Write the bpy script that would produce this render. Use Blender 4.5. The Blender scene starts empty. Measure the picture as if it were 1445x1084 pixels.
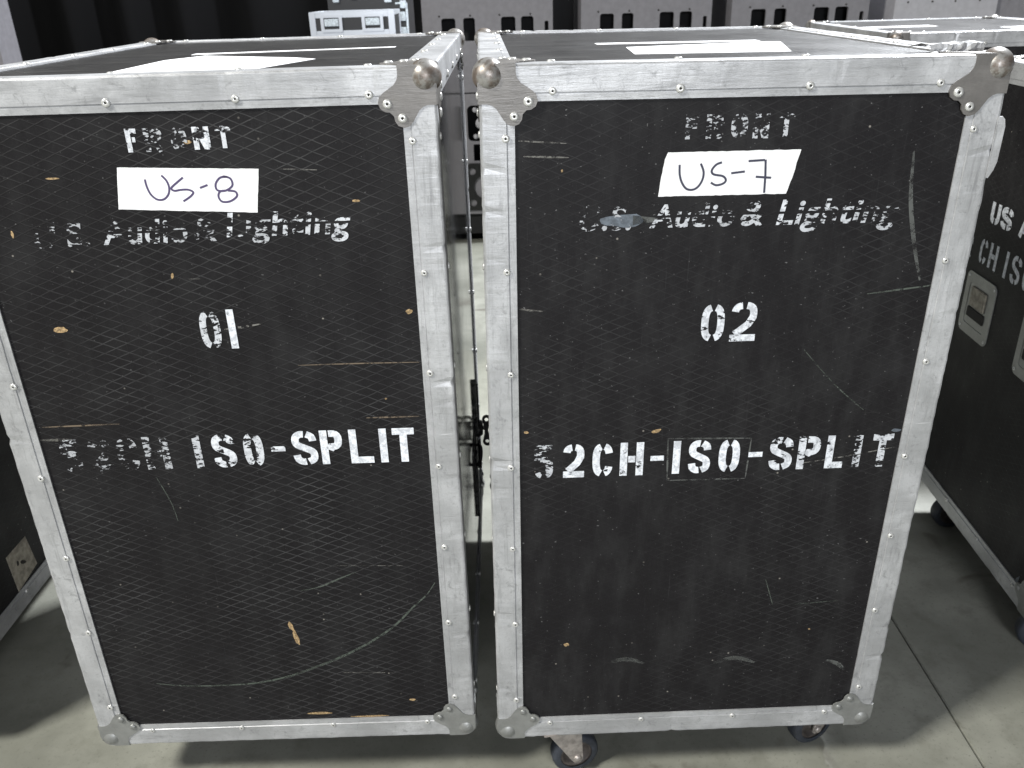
import bpy, bmesh, math, random
from mathutils import Vector, Matrix, noise
from mathutils.geometry import tessellate_polygon
R = math.radians
random.seed(7)
S = bpy.context.scene
C = S.collection

# ------------------------------------------------------------------ camera
HB, WB, DB, CB = 1.2685, 0.75, 0.9447, 0.14        # case body height, width, depth, castor height
cam_d = bpy.data.cameras.new('camera'); cam = bpy.data.objects.new('camera', cam_d); C.objects.link(cam)
pit, rol, foc = 0.4371, -0.0305, 1204.57
f = Vector((0, math.cos(pit), -math.sin(pit))); rt = Vector((1, 0, 0)); up = rt.cross(f)
r2 = math.cos(rol)*rt + math.sin(rol)*up; u2 = -math.sin(rol)*rt + math.cos(rol)*up
M = Matrix((r2, u2, -f)).transposed().to_4x4(); M.translation = Vector((0, 0, 1.5064))
cam.matrix_world = M
cam_d.sensor_width = 36; cam_d.lens = foc/1445*36; cam_d.clip_start = .05; cam_d.clip_end = 200
cam_d.dof.use_dof = True; cam_d.dof.focus_distance = 1.35; cam_d.dof.aperture_fstop = 9
S.camera = cam

# ------------------------------------------------------------------ light
w = bpy.data.worlds.new('World'); S.world = w; w.use_nodes = True
bg = w.node_tree.nodes['Background']; bg.inputs[0].default_value = (.82, .88, 1, 1); bg.inputs[1].default_value = .07
def area(name, loc, target, size, energy, col, sy=None):
    l = bpy.data.lights.new(name, 'AREA'); l.energy = energy; l.color = col; l.size = size
    if sy: l.shape = 'RECTANGLE'; l.size_y = sy
    o = bpy.data.objects.new(name, l); C.objects.link(o); o.location = loc
    o.rotation_euler = (Vector(target)-Vector(loc)).to_track_quat('-Z', 'Y').to_euler(); return o
area('hall_lamp_front', (-4.6, -1.3, 6.0), (0, 1.3, 0), 1.05, 760, (1, .985, .92))
area('hall_lamp_rear', (3.5, 5.4, 6.0), (0, 2.8, .3), .6, 1400, (.93, .96, 1))
area('front_fill_light', (0.5, -6.5, 2.7), (0, 1.3, .9), 2.4, 385, (.91, .94, 1), 1.6)  # added soft fill from behind the camera, brightens the case fronts
S.view_settings.view_transform = 'Standard'; S.view_settings.look = 'None'
S.view_settings.exposure = 0; S.view_settings.gamma = 1

# ------------------------------------------------------------------ materials
def mat(name, col=(.5, .5, .5), rough=.5, metal=0, spec=.5):
    m = bpy.data.materials.new(name); m.use_nodes = True
    b = m.node_tree.nodes['Principled BSDF']
    b.inputs['Base Color'].default_value = (*col, 1); b.inputs['Roughness'].default_value = rough
    b.inputs['Metallic'].default_value = metal; b.inputs['Specular IOR Level'].default_value = spec
    return m
class NT:
    def __init__(s, m): s.m = m; s.t = m.node_tree; s.b = s.t.nodes['Principled BSDF']; s.l = s.t.links
    def n(s, ty, **k):
        x = s.t.nodes.new(ty)
        for a, v in k.items(): setattr(x, a, v)
        return x
    def c(s, a, b): s.l.new(a, b)
    def val(s, inp, v):
        if hasattr(v, 'is_output') or isinstance(v, bpy.types.NodeSocket): s.c(v, inp)
        else: inp.default_value = v
    def math(s, op, a, b=0.0, c=0.0, clamp=False):
        x = s.n('ShaderNodeMath', operation=op); x.use_clamp = clamp
        s.val(x.inputs[0], a); s.val(x.inputs[1], b); s.val(x.inputs[2], c); return x.outputs[0]
    def coord(s): return s.n('ShaderNodeTexCoord').outputs['Object']
    def mapv(s, v, scale, loc=(0, 0, 0), rot=(0, 0, 0)):
        x = s.n('ShaderNodeMapping'); s.c(v, x.inputs[0]); x.inputs['Scale'].default_value = scale
        x.inputs['Location'].default_value = loc; x.inputs['Rotation'].default_value = rot; return x.outputs[0]
    def noise(s, v, scale, detail=4, rough=.55, dist=0.0):
        x = s.n('ShaderNodeTexNoise'); s.c(v, x.inputs['Vector']); x.inputs['Scale'].default_value = scale
        x.inputs['Detail'].default_value = detail; x.inputs['Roughness'].default_value = rough
        x.inputs['Distortion'].default_value = dist; return x.outputs['Fac']
    def ramp(s, v, lo, hi, a=0.0, b=1.0):
        x = s.n('ShaderNodeMapRange'); x.interpolation_type = 'SMOOTHSTEP'; s.c(v, x.inputs[0])
        x.inputs[1].default_value = lo; x.inputs[2].default_value = hi; x.inputs[3].default_value = a; x.inputs[4].default_value = b
        return x.outputs[0]
    def mix(s, fac, a, b):
        x = s.n('ShaderNodeMix', data_type='RGBA'); s.val(x.inputs[0], fac)
        for i, v in ((6, a), (7, b)):
            if isinstance(v, tuple): x.inputs[i].default_value = (*v, 1)
            else: s.c(v, x.inputs[i])
        return x.outputs[2]
    def bump(s, h, strength, dist):
        x = s.n('ShaderNodeBump'); s.c(h, x.inputs['Height']); x.inputs['Strength'].default_value = strength
        x.inputs['Distance'].default_value = dist; s.c(x.outputs[0], s.b.inputs['Normal'])
    def sep(s, v):
        x = s.n('ShaderNodeSeparateXYZ'); s.c(v, x.inputs[0]); return x.outputs

def diamond(N, a, b, pa=.039, pb=.0165, lo=.415, hi=.50):
    """raised lines of an expanded-metal pattern over in-plane coordinates a, b; 1 on a line"""
    p = N.math('MULTIPLY', a, 1/pa); q = N.math('MULTIPLY', b, 1/pb)
    nz = N.noise(N.coord(), 26, 3, .6)
    wob = N.math('MULTIPLY', N.math('SUBTRACT', nz, .5), .22)
    out = None
    for sg in (1, -1):
        t = N.math('ADD', N.math('ADD', p, N.math('MULTIPLY', q, sg)), wob)
        fr = N.math('ABSOLUTE', N.math('SUBTRACT', N.math('FRACT', t), .5))
        ln = N.ramp(fr, lo, hi)
        out = ln if out is None else N.math('MAXIMUM', out, ln)
    return out

def panel_mat(name, axes, line=.5, seed=0, base=(.0088, .0080, .0090), rough=.46, spec=.17, bumpl=1.0, wr=.28, st=1.0, cloud=1.0, smap=(3, 3, 160)):
    m = mat(name); N = NT(m); co = N.coord(); xyz = N.sep(co)
    a, b = xyz[axes[0]], xyz[axes[1]]
    d = diamond(N, a, b)
    big = N.noise(N.mapv(co, (1, 1, 1), (seed, 0, seed)), 3.1, 3)
    wearn = N.noise(N.mapv(co, (1, 1, 1), (0, seed, 0)), 9, 5, .6)
    fine = N.noise(co, 420, 3, .7)
    mid = N.noise(co, 17, 4, .65)
    dl = N.math('MULTIPLY', N.math('MULTIPLY', d, N.ramp(mid, .32, .68, .15, 1.25)), N.ramp(big, .34, .70, line*.15, line*1.25))
    col = N.mix(dl, base, (.052, .052, .053))  # sheen of the embossed lines painted in as a paler colour
    dust = N.math('MULTIPLY', N.ramp(wearn, .50, .78), .30)
    col = N.mix(dust, col, (.036, .036, .037))
    col = N.mix(N.math('MULTIPLY', N.ramp(fine, .50, .72), .35), col, (.028, .0275, .029))
    col = N.mix(N.math('MULTIPLY', N.ramp(N.noise(co, 55, 5, .75), .60, .78), .35), col, (.050, .050, .053))
    # rubbed streaks: long thin noise
    sc = N.noise(N.mapv(co, smap, (seed*3, 1, seed), (0, .04, 0)), 2.2, 6, .75)
    col = N.mix(N.math('MULTIPLY', N.ramp(sc, .64 if st < 2 else .50, .80 if st < 2 else .72), .20*st), col, (.20, .195, .18))
    sc2 = N.noise(N.mapv(co, (120, 120, 3), (seed, 4, seed), (0, .2, 0)), 2.0, 5, .7)
    col = N.mix(N.math('MULTIPLY', N.ramp(sc2, .60, .82), .16*st), col, (.16, .16, .165))
    cl = N.noise(N.mapv(co, (1.6, 1.6, .5), (seed, 2, 3)), 12, 6, .7)
    col = N.mix(N.math('MULTIPLY', N.ramp(cl, .42, .72), .42*cloud), col, (.026, .0258, .0265))
    sp = N.noise(co, 190, 2, .5)
    col = N.mix(N.math('MULTIPLY', N.ramp(sp, .70, .76), .5*cloud), col, (.16, .16, .16))
    vor = N.n('ShaderNodeTexVoronoi'); N.c(N.mapv(co, (1, 1, 1), (seed, seed, 0)), vor.inputs['Vector']); vor.inputs['Scale'].default_value = 34
    dots = N.math('MULTIPLY', N.ramp(vor.outputs['Distance'], .035, .075, 1, 0), N.ramp(N.noise(co, 11, 2), .52, .6))
    col = N.mix(N.math('MULTIPLY', dots, .75), col, (.30, .28, .25))
    N.c(col, N.b.inputs['Base Color'])
    rg = N.math('ADD', N.math('MULTIPLY', wearn, wr), N.math('ADD', rough-.10, N.math('MULTIPLY', fine, .08)))
    N.c(rg, N.b.inputs['Roughness'])
    h = N.math('ADD', N.math('MULTIPLY', d, bumpl), N.math('MULTIPLY', fine, .35*bumpl)); N.bump(h, .55, .0006)
    m.node_tree.nodes['Principled BSDF'].inputs['Specular IOR Level'].default_value = spec
    return m

def metal_mat(name, base=(.505, .51, .52), seed=0, vert=False, rough=.42, metal=.35, dirt=.95):
    m = mat(name); N = NT(m); co = N.coord()
    c0 = N.mapv(co, (1, 1, 1), (seed*1.7, seed, 0))
    n1 = N.noise(c0, 14, 6, .62); sm = N.noise(N.mapv(co, (30, 30, 2.2) if vert else (2.2, 30, 30), (seed, 3, 6)), 2.0, 7, .75, .4)
    st = (28, 28, 4) if vert else (4, 28, 28)
    n2 = N.noise(N.mapv(co, st, (seed, 2, 0)), 3.2, 6, .7)
    cross = (6, 6, 60) if vert else (7, 60, 60)
    n3 = N.noise(N.mapv(co, cross, (seed, 5, 1)), 2.2, 5, .72)
    n4 = N.noise(c0, 90, 5, .7)
    col = N.mix(N.ramp(n1, .35, .7), tuple(v*.78 for v in base), tuple(min(1, v*1.15) for v in base))
    n5 = N.noise(N.mapv(co, (40, 40, 5) if vert else (5, 40, 40), (seed, 9, 2)), 5, 6, .8, .3)
    col = N.mix(N.math('MULTIPLY', N.ramp(n5, .56, .70), dirt*.75), col, tuple(v*.50 for v in base))
    col = N.mix(N.math('MULTIPLY', N.ramp(sm, .52, .70), dirt*.7), col, tuple(v*.46 for v in base))
    n7 = N.noise(c0, 4.2, 3, .5)
    col = N.mix(N.ramp(n7, .38, .66, 0, .45), col, tuple(v*.62 for v in base))
    n8 = N.noise(N.mapv(co, (1, 1, 1), (7, seed, 3)), 42, 7, .82, .8)
    col = N.mix(N.math('MULTIPLY', N.ramp(n8, .54, .66), dirt*.6), col, tuple(v*.38 for v in base))
    n6 = N.noise(c0, 330, 3, .8)
    col = N.mix(N.math('MULTIPLY', N.ramp(n6, .45, .75), dirt*.5), col, tuple(v*.66 for v in base))
    col = N.mix(N.math('MULTIPLY', N.ramp(n2, .58, .74), dirt*.55), col, tuple(v*.42 for v in base))
    col = N.mix(N.math('MULTIPLY', N.ramp(n3, .62, .74), dirt*.8), col, tuple(min(.95, v*1.45) for v in base))
    col = N.mix(N.math('MULTIPLY', N.ramp(n3, .26, .38, 1, 0), dirt*.5), col, tuple(v*.5 for v in base))
    col = N.mix(N.math('MULTIPLY', N.ramp(n4, .60, .72), dirt*.5), col, tuple(v*.45 for v in base))
    N.c(col, N.b.inputs['Base Color']); N.b.inputs['Metallic'].default_value = metal
    N.c(N.math('ADD', N.math('MULTIPLY', n1, .25), rough-.12), N.b.inputs['Roughness'])
    h = N.math('ADD', N.math('ADD', n2, n1), N.math('MULTIPLY', n3, 1.4)); N.bump(h, .35, .0012)
    return m

def ball_mat():
    m = mat('worn_steel_ball'); N = NT(m); co = N.n('ShaderNodeTexCoord').outputs['Object']
    n = N.noise(co, 38, 5, .65); n2 = N.noise(co, 130, 4, .6)
    col = N.mix(N.ramp(n, .42, .62), (.36, .352, .34), (.19, .155, .13))
    col = N.mix(N.math('MULTIPLY', N.ramp(n2, .5, .66), .6), col, (.11, .09, .075))
    N.c(col, N.b.inputs['Base Color']); N.b.inputs['Metallic'].default_value = .55
    N.c(N.ramp(n, .3, .7, .30, .5), N.b.inputs['Roughness']); N.bump(n2, .25, .001)
    return m

def worn_paint():
    """stencil paint that has come off along the embossed lines; the 'wear' attribute sets how much"""
    m = mat('worn_white_stencil_paint', (.80, .83, .86), .55); N = NT(m); co = N.coord(); xyz = N.sep(co)
    at = N.n('ShaderNodeAttribute', attribute_name='wear').outputs['Fac']
    gap = N.n('ShaderNodeAttribute', attribute_name='bridge').outputs['Fac']
    d = diamond(N, xyz[0], xyz[2], pa=.026, pb=.0088, lo=.20, hi=.5)
    n3 = N.noise(N.mapv(co, (1, 1, 2.6), (4, 1, 2)), 95, 4, .7, .6)
    n = N.noise(co, 120, 4, .65); n2 = N.noise(N.mapv(co, (1, 1, 1.6)), 46, 3, .5)
    v = N.math('ADD', N.math('MULTIPLY', N.math('SUBTRACT', n, .5), 1.1), N.math('MULTIPLY', N.math('SUBTRACT', n2, .5), 2.0))
    v = N.math('ADD', v, N.math('MULTIPLY', d, N.math('ADD', N.math('MULTIPLY', at, .34), .06)))
    v = N.math('ADD', v, N.math('MULTIPLY', N.math('SUBTRACT', n3, .5), N.math('ADD', N.math('MULTIPLY', at, 2.4), .5)))
    v = N.math('ADD', v, N.math('MULTIPLY', at, 1.15)); v = N.math('ADD', v, gap)
    al = N.ramp(v, .60, .72, 1, 0)
    N.c(al, N.b.inputs['Alpha'])
    N.c(N.mix(N.ramp(at, .10, .75), N.mix(N.ramp(n, .4, .62), (.84, .87, .92), (.52, .54, .58)), (.34, .35, .37)), N.b.inputs['Base Color'])
    return m

def dusty(name, col, rough=.5, metal=0, var=.3, scale=40):
    m = mat(name, col, rough, metal); N = NT(m); co = N.coord(); n = N.noise(co, scale, 5, .6)
    N.c(N.mix(N.ramp(n, .35, .68), tuple(c*(1-var) for c in col), tuple(min(1, c*(1+var)) for c in col)), N.b.inputs['Base Color'])
    N.bump(n, .2, .001); return m

def thin_mark(name, col, amount=.5, scale=90):
    m = mat(name, col, .6); N = NT(m); co = N.coord()
    n = N.noise(co, scale, 5, .7); n2 = N.noise(co, 14, 2)
    N.c(N.math('MULTIPLY', N.ramp(n, .62-.3*amount, .72-.2*amount), N.ramp(n2, .25, .6, .35, 1)), N.b.inputs['Alpha']); return m

MAT = {}
MAT['front_a'] = panel_mat('black_embossed_laminate_a', (0, 2), 1.05, 1.3, cloud=.9)
MAT['front_b'] = panel_mat('black_embossed_laminate_b', (0, 2), .38, 6.1, bumpl=.3, cloud=1.5)
MAT['side'] = panel_mat('black_laminate_side', (1, 2), .10, 3.3, rough=.07, spec=.8, bumpl=.05, wr=.12)
MAT['top'] = panel_mat('black_laminate_top', (0, 1), .7, 9.7, base=(.03, .029, .029), rough=.26, spec=.5, st=2.6, smap=(4, 110, 3))
MAT['rail_h'] = metal_mat('scuffed_aluminium_rail', seed=1)
MAT['rail_v'] = metal_mat('scuffed_aluminium_upright', seed=4, vert=True)
MAT['rail_d'] = metal_mat('scuffed_aluminium_side_rail', seed=9)
MAT['plate'] = metal_mat('dull_zinc_plate', (.20, .19, .18), seed=3, rough=.42, metal=.4, dirt=.35)
MAT['plate_low'] = metal_mat('grey_zinc_plate', (.29, .295, .285), seed=5, rough=.4, metal=.4, dirt=.3)
MAT['ball'] = ball_mat()
MAT['rivet'] = metal_mat('bright_rivet', (.72, .72, .70), seed=2, rough=.3, metal=.45, dirt=.12)
MAT['hole'] = mat('dark_rivet_hole', (.02, .018, .016), .8)
MAT['paint'] = worn_paint()
MAT['tape'] = dusty('white_cloth_tape', (.88, .88, .89), .6, 0, .03, 22)
MAT['ink'] = mat('violet_marker_ink', (.075, .055, .13), .5)
MAT['ink_dark'] = mat('dark_marker_ink', (.035, .035, .065), .5)
MAT['chip'] = dusty('bare_plywood', (.34, .235, .12), .85, 0, .5, 260)
MAT['smear'] = dusty('blue_grey_smear', (.105, .125, .15), .55, 0, .3, 120)
MAT['scratch'] = thin_mark('pale_scratch', (.17, .165, .15), .7)
MAT['scratch_tan'] = thin_mark('tan_scratch', (.15, .115, .08), .95)
MAT['arc'] = thin_mark('green_grey_rub', (.075, .09, .075), .95)
MAT['residue'] = thin_mark('tape_residue', (.09, .095, .09), .9, 60)
MAT['fork'] = dusty('zinc_fork', (.40, .365, .34), .4, .5, .25, 60)
MAT['tyre'] = dusty('blue_grey_tyre', (.030, .035, .046), .5, 0, .2, 60)
MAT['hub'] = dusty('dark_wheel_hub', (.06, .05, .045), .6, 0, .3, 60)
MAT['black_metal'] = dusty('black_steel', (.012, .012, .012), .38, .3, .3, 60)
MAT['cab'] = dusty('grey_cabinet_paint', (.17, .165, .18), .6, 0, .07, 30)
MAT['cab_light'] = dusty('pale_grey_cabinet_paint', (.34, .335, .36), .6, 0, .06, 30)
MAT['void'] = mat('black_interior', (.008, .008, .009), .9)
MAT['chrome'] = mat('bright_aluminium', (.62, .65, .70), .28, .5)
MAT['catch'] = dusty('zinc_catch', (.50, .55, .58), .35, .5, .3, 200)
MAT['black_plain'] = mat('dark_laminate', (.013, .013, .014), .45)
MAT['drape'] = mat('black_drape', (.010, .010, .011), .95, 0, .1)
MAT['kraft'] = dusty('buff_paper', (.36, .33, .27), .8, 0, .3, 60)
MAT['pink'] = thin_mark('faded_red_line', (.45, .10, .14), .9)

def floor_mat():
    m = mat('polished_concrete', (.4, .4, .36), .55); N = NT(m); co = N.coord()
    n = N.noise(co, 1.6, 6, .6); n2 = N.noise(co, 11, 6, .65); n3 = N.noise(co, 120, 4, .7); n4 = N.noise(N.mapv(co, (1, 1, 1), (3, 8, 0)), 5, 4, .5, .6)
    col = N.mix(N.ramp(n, .35, .68), (.19, .192, .162), (.36, .36, .312))
    col = N.mix(N.math('MULTIPLY', N.ramp(n2, .48, .74), .55), col, (.15, .15, .12))
    col = N.mix(N.math('MULTIPLY', N.ramp(n4, .62, .70), .6), col, (.10, .085, .07))
    col = N.mix(N.math('MULTIPLY', N.ramp(n3, .56, .70), .5), col, (.12, .118, .10))
    N.c(col, N.b.inputs['Base Color']); N.c(N.ramp(n2, .3, .7, .38, .62), N.b.inputs['Roughness'])
    N.bump(N.math('ADD', n3, n2), .15, .002); return m
MAT['floor'] = floor_mat()

# ------------------------------------------------------------------ helpers
def link(name, me, m, parent=None, loc=(0, 0, 0), rot=(0, 0, 0), smooth=False):
    o = bpy.data.objects.new(name, me); C.objects.link(o)
    if m and not me.materials: me.materials.append(MAT[m] if isinstance(m, str) else m)
    if parent: o.parent = parent
    o.location = loc; o.rotation_euler = rot
    if smooth:
        for p in me.polygons: p.use_smooth = True
    return o
def mesh(name, bm, recalc=True):
    if recalc: bmesh.ops.recalc_face_normals(bm, faces=bm.faces)
    me = bpy.data.meshes.new(name); bm.to_mesh(me); bm.free(); return me
def box(bm, a, b, bev=0):
    x0, y0, z0 = a; x1, y1, z1 = b
    vs = [bm.verts.new(p) for p in ((x0, y0, z0), (x1, y0, z0), (x1, y1, z0), (x0, y1, z0), (x0, y0, z1), (x1, y0, z1), (x1, y1, z1), (x0, y1, z1))]
    fs = [bm.faces.new([vs[i] for i in q]) for q in ((0, 3, 2, 1), (4, 5, 6, 7), (0, 1, 5, 4), (1, 2, 6, 5), (2, 3, 7, 6), (3, 0, 4, 7))]
    if bev:
        es = list({e for f_ in fs for e in f_.edges}); bmesh.ops.bevel(bm, geom=es, offset=bev, segments=2, affect='EDGES')
def boxo(name, a, b, m, parent=None, bev=0):
    bm = bmesh.new(); box(bm, a, b, bev); return link(name, mesh(name, bm), m, parent)
def prism(bm, outer, holes, mp, d0, d1):
    """polygon (with holes) in 2-D lifted by mp(a, b, d) between depths d0 and d1"""
    loops = [outer]+list(holes)
    pts = [p for l in loops for p in l]
    tris = tessellate_polygon([[Vector((p[0], p[1], 0)) for p in l] for l in loops])
    A = [bm.verts.new(mp(p[0], p[1], d0)) for p in pts]; B = [bm.verts.new(mp(p[0], p[1], d1)) for p in pts]
    for t in tris:
        try: bm.faces.new([A[i] for i in t]); bm.faces.new([B[i] for i in reversed(t)])
        except ValueError: pass
    k = 0
    for l in loops:
        n = len(l)
        for i in range(n):
            j = (i+1) % n
            try: bm.faces.new((A[k+i], A[k+j], B[k+j], B[k+i]))
            except ValueError: pass
        k += n
def rrect(x0, y0, x1, y1, r, n=5):
    o = []
    for cx, cy, a in ((x1-r, y1-r, 0), (x0+r, y1-r, 90), (x0+r, y0+r, 180), (x1-r, y0+r, 270)):
        for i in range(n+1): t = R(a+90*i/n); o.append((cx+r*math.cos(t), cy+r*math.sin(t)))
    return o
def circ(cx, cy, r, n=16): return [(cx+r*math.cos(2*math.pi*i/n), cy+r*math.sin(2*math.pi*i/n)) for i in range(n)]
def lathe(bm, prof, n=16, axis='z', mi=None):
    """prof = [(radius, height)]; spins about local z"""
    rings = []
    for r, h in prof:
        rings.append([bm.verts.new((0, 0, h))] if r < 1e-7 else [bm.verts.new((r*math.cos(2*math.pi*i/n), r*math.sin(2*math.pi*i/n), h)) for i in range(n)])
    out = []
    for k in range(len(rings)-1):
        a, b = rings[k], rings[k+1]
        for i in range(n):
            j = (i+1) % n
            if len(a) == 1 and len(b) == 1: continue
            if len(a) == 1: q = (a[0], b[i], b[j])
            elif len(b) == 1: q = (a[i], a[j], b[0])
            else: q = (a[i], a[j], b[j], b[i])
            fc = bm.faces.new(q); fc.material_index = mi[k] if mi else 0; fc.smooth = True; out.append(fc)
    return out
def empty(name, loc, rot=(0, 0, 0)):
    o = bpy.data.objects.new(name, None); C.objects.link(o); o.location = loc; o.rotation_euler = rot; o.empty_display_size = .1; return o
def tag(o, label, cat, group=None):
    o['label'] = label; o['category'] = cat
    if group: o['group'] = group
    return o
def smooth_pts(pts, n=4):
    if len(pts) < 3: return pts
    o = []
    P = [pts[0]]+list(pts)+[pts[-1]]
    for i in range(1, len(P)-2):
        for k in range(n):
            t = k/n; p0, p1, p2, p3 = P[i-1], P[i], P[i+1], P[i+2]
            o.append(tuple(.5*((2*p1[j])+(-p0[j]+p2[j])*t+(2*p0[j]-5*p1[j]+4*p2[j]-p3[j])*t*t+(-p0[j]+3*p1[j]-3*p2[j]+p3[j])*t**3) for j in (0, 1)))
    o.append(pts[-1]); return o
def ribbon(bm, pts, wd, mp, wear=None, taper=0):
    """flat strip of width wd along pts; mp(a, b) gives the 3-D point"""
    n = len(pts); L = []; Rr = []
    for i, p in enumerate(pts):
        a = pts[max(0, i-1)]; b = pts[min(n-1, i+1)]
        d = Vector((b[0]-a[0], b[1]-a[1]))
        if d.length < 1e-9: d = Vector((1, 0))
        d.normalize(); h = wd/2
        if 0 < i < n-1:
            d1 = Vector((p[0]-a[0], p[1]-a[1])).normalized(); c_ = max(.6, d1.dot(d)); h /= c_
        if taper: h *= (1-taper)+taper*math.sin(math.pi*(i+.5)/n)
        L.append(bm.verts.new(mp(p[0]-d.y*h, p[1]+d.x*h))); Rr.append(bm.verts.new(mp(p[0]+d.y*h, p[1]-d.x*h)))
    lay = bm.verts.layers.float.get('wear')
    if wear is not None and lay:
        for v in L+Rr: v[lay] = wear
    for i in range(n-1): bm.faces.new((L[i], L[i+1], Rr[i+1], Rr[i]))

# ------------------------------------------------------------------ stencil letters
def sup(cx, cy, rx, ry, a0, a1, n=14, e=.72):
    o = []
    for i in range(n+1):
        t = R(a0+(a1-a0)*i/n); c_, s_ = math.cos(t), math.sin(t)
        o.append((cx+rx*math.copysign(abs(c_)**e, c_), cy+ry*math.copysign(abs(s_)**e, s_)))
    return o
def glyph(ch, w_, h, s):
    l, r, t, b, m = s/2, w_-s/2, s/2, h-s/2, w_/2; g = s*.22; cy = h/2
    if ch == 'F': return [[(l, 0), (l, h)], [(s, t), (w_, t)], [(s+g, h*.47), (w_*.82, h*.47)]]
    if ch == 'R': return [[(l, 0), (l, h)], [(s+g, t)]+sup(m, h*.27, r-m, h*.27-t, -90, 90, 10)+[(s+g, h*.54)], [(m*1.05, h*.60), (r, h)]]
    if ch in 'O0': return [sup(m, cy, r-m, cy-t, 100, 260), sup(m, cy, r-m, cy-t, -80, 80)]
    if ch == 'N': return [[(l, 0), (l, h)], [(l+s*.35, h*.05), (r-s*.3, h*.95)], [(r, 0), (r, h)]]
    if ch == 'T': return [[(0, t), (w_, t)], [(m, s), (m, h)]]
    if ch == 'I' or ch == '1': return [[(m, 0), (m, h)]]
    if ch == 'H': return [[(l, 0), (l, h)], [(r, 0), (r, h)], [(s+g*.5, cy), (w_-s-g*.5, cy)]]
    if ch == 'L': return [[(l, 0), (l, h)], [(s+g*.0, b), (w_, b)]]
    if ch == 'P': return [[(l, 0), (l, h)], [(s+g, t)]+sup(m, h*.29, r-m, h*.29-t, -90, 90, 10)+[(s+g, h*.58)]]
    if ch == 'C': return [sup(m, cy, r-m, cy-t, 100, 260), sup(m, cy, r-m, cy-t, -80, -22, 6), sup(m, cy, r-m, cy-t, 22, 80, 6)]
    if ch == 'U': return [[(l, 0)]+[(l, h*.6)]+sup(m, h*.6, r-m, b-h*.6, 175, 98, 8), [(r, 0), (r, h*.6)]+sup(m, h*.6, r-m, b-h*.6, 5, 82, 8)]
    if ch == 'A': return [[(l*.8, h), (m-s*.2, 0)], [(m+s*.2, 0), (r+l*.2, h)], [(w_*.3, h*.66), (w_*.7, h*.66)]]
    if ch == '-': return [[(0, h*.50), (w_, h*.50)]]
    if ch == '5': return [[(w_*.12, t), (w_*.95, t)], [(l, t), (l, h*.44)], [(l+s*.3, h*.45)]+sup(m, h*.67, r-m, b-h*.67, -80, 75, 12), sup(m, h*.67, r-m, b-h*.67, 105, 150, 6)]
    if ch == '2': return [sup(m, h*.30, r-m, h*.30-t, 190, 262, 7), sup(m, h*.30, r-m, h*.30-t, 278, 375, 8)+[(r*.80, h*.56), (l+s*.15, h-s*1.05)], [(0, b), (w_, b)]]
    if ch == 'S':
        P = [(1, .25), (.93, .09), (.66, 0)], [(.50, 0), (.30, 0), (.07, .08), (0, .24), (.10, .38), (.5, .5), (.90, .62), (1, .76), (.93, .92), (.66, 1)], [(.50, 1), (.3, 1), (.07, .91), (0, .75)]
        return [smooth_pts([(l+(r-l)*x, t+(b-t)*y) for x, y in q], 3) for q in P]
    return []
def stencil(parent, name, chars, ztop, y=.0036, label=None):
    """chars: (character, u0, u1, w_top, w_bottom, stroke, wear) in millimetres on the face"""
    for ch, u0, u1, w0, w1, s, wear in chars:
        bm = bmesh.new(); bm.verts.layers.float.new('wear'); bm.verts.layers.float.new('bridge')
        for st in glyph(ch, u1-u0, w1-w0, s):
            ribbon(bm, st, s*(.78 if ch == '-' else 1), lambda a, b: ((u0+a)/1000, y, ztop-(w0+b)/1000), wear)
        link('stencil_letter', mesh('stencil_letter', bm), 'paint', parent)
def script_text(parent, name, text, u0, u1, wbase, xh, ztop, wears, y=.0036, shear=.18, bridge=True):
    """heavy rounded lettering from the built-in font, sheared, cut by a stencil bridge"""
    cu = bpy.data.curves.new(name, 'FONT'); cu.body = text; cu.size = 1; cu.offset = .020; cu.shear = shear; cu.space_character = 1.06
    to = bpy.data.objects.new('tmp', cu); C.objects.link(to)
    dg = bpy.context.evaluated_depsgraph_get(); dg.update()
    src = to.evaluated_get(dg).to_mesh(); vs = [tuple(v.co) for v in src.vertices]; fs = [tuple(p.vertices) for p in src.polygons]
    bpy.data.objects.remove(to)
    x0 = min(v[0] for v in vs); x1 = max(v[0] for v in vs)
    # cut long triangles so the bridge attribute is followed: subdivide by bisecting at two heights
    bm = bmesh.new(); lw = bm.verts.layers.float.new('wear'); lb = bm.verts.layers.float.new('bridge')
    bv = [bm.verts.new((v[0], v[1], 0)) for v in vs]
    for q in fs:
        try: bm.faces.new([bv[i] for i in q])
        except ValueError: pass
    for h in (.0, .12, .26, .29, .30, .33, .36, .37, .40, .55):
        bmesh.ops.bisect_plane(bm, geom=bm.verts[:]+bm.edges[:]+bm.faces[:], plane_co=(0, h, 0), plane_no=(0, 1, 0))
    k = (u1-u0)/(x1-x0); kz = xh/.72
    for v in bm.verts:
        t = (v.co.x-x0)/(x1-x0); i = min(len(wears)-1, int(t*len(wears)))
        v[lw] = wears[i]*1.05+.02; v[lb] = .9 if bridge and   .295 < v.co.y < .365 else 0
        v.co = Vector(((u0+(v.co.x-x0)*k)/1000, y, ztop-(wbase-v.co.y*kz)/1000))
    return link(name, mesh(name, bm), 'paint', parent)

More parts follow.
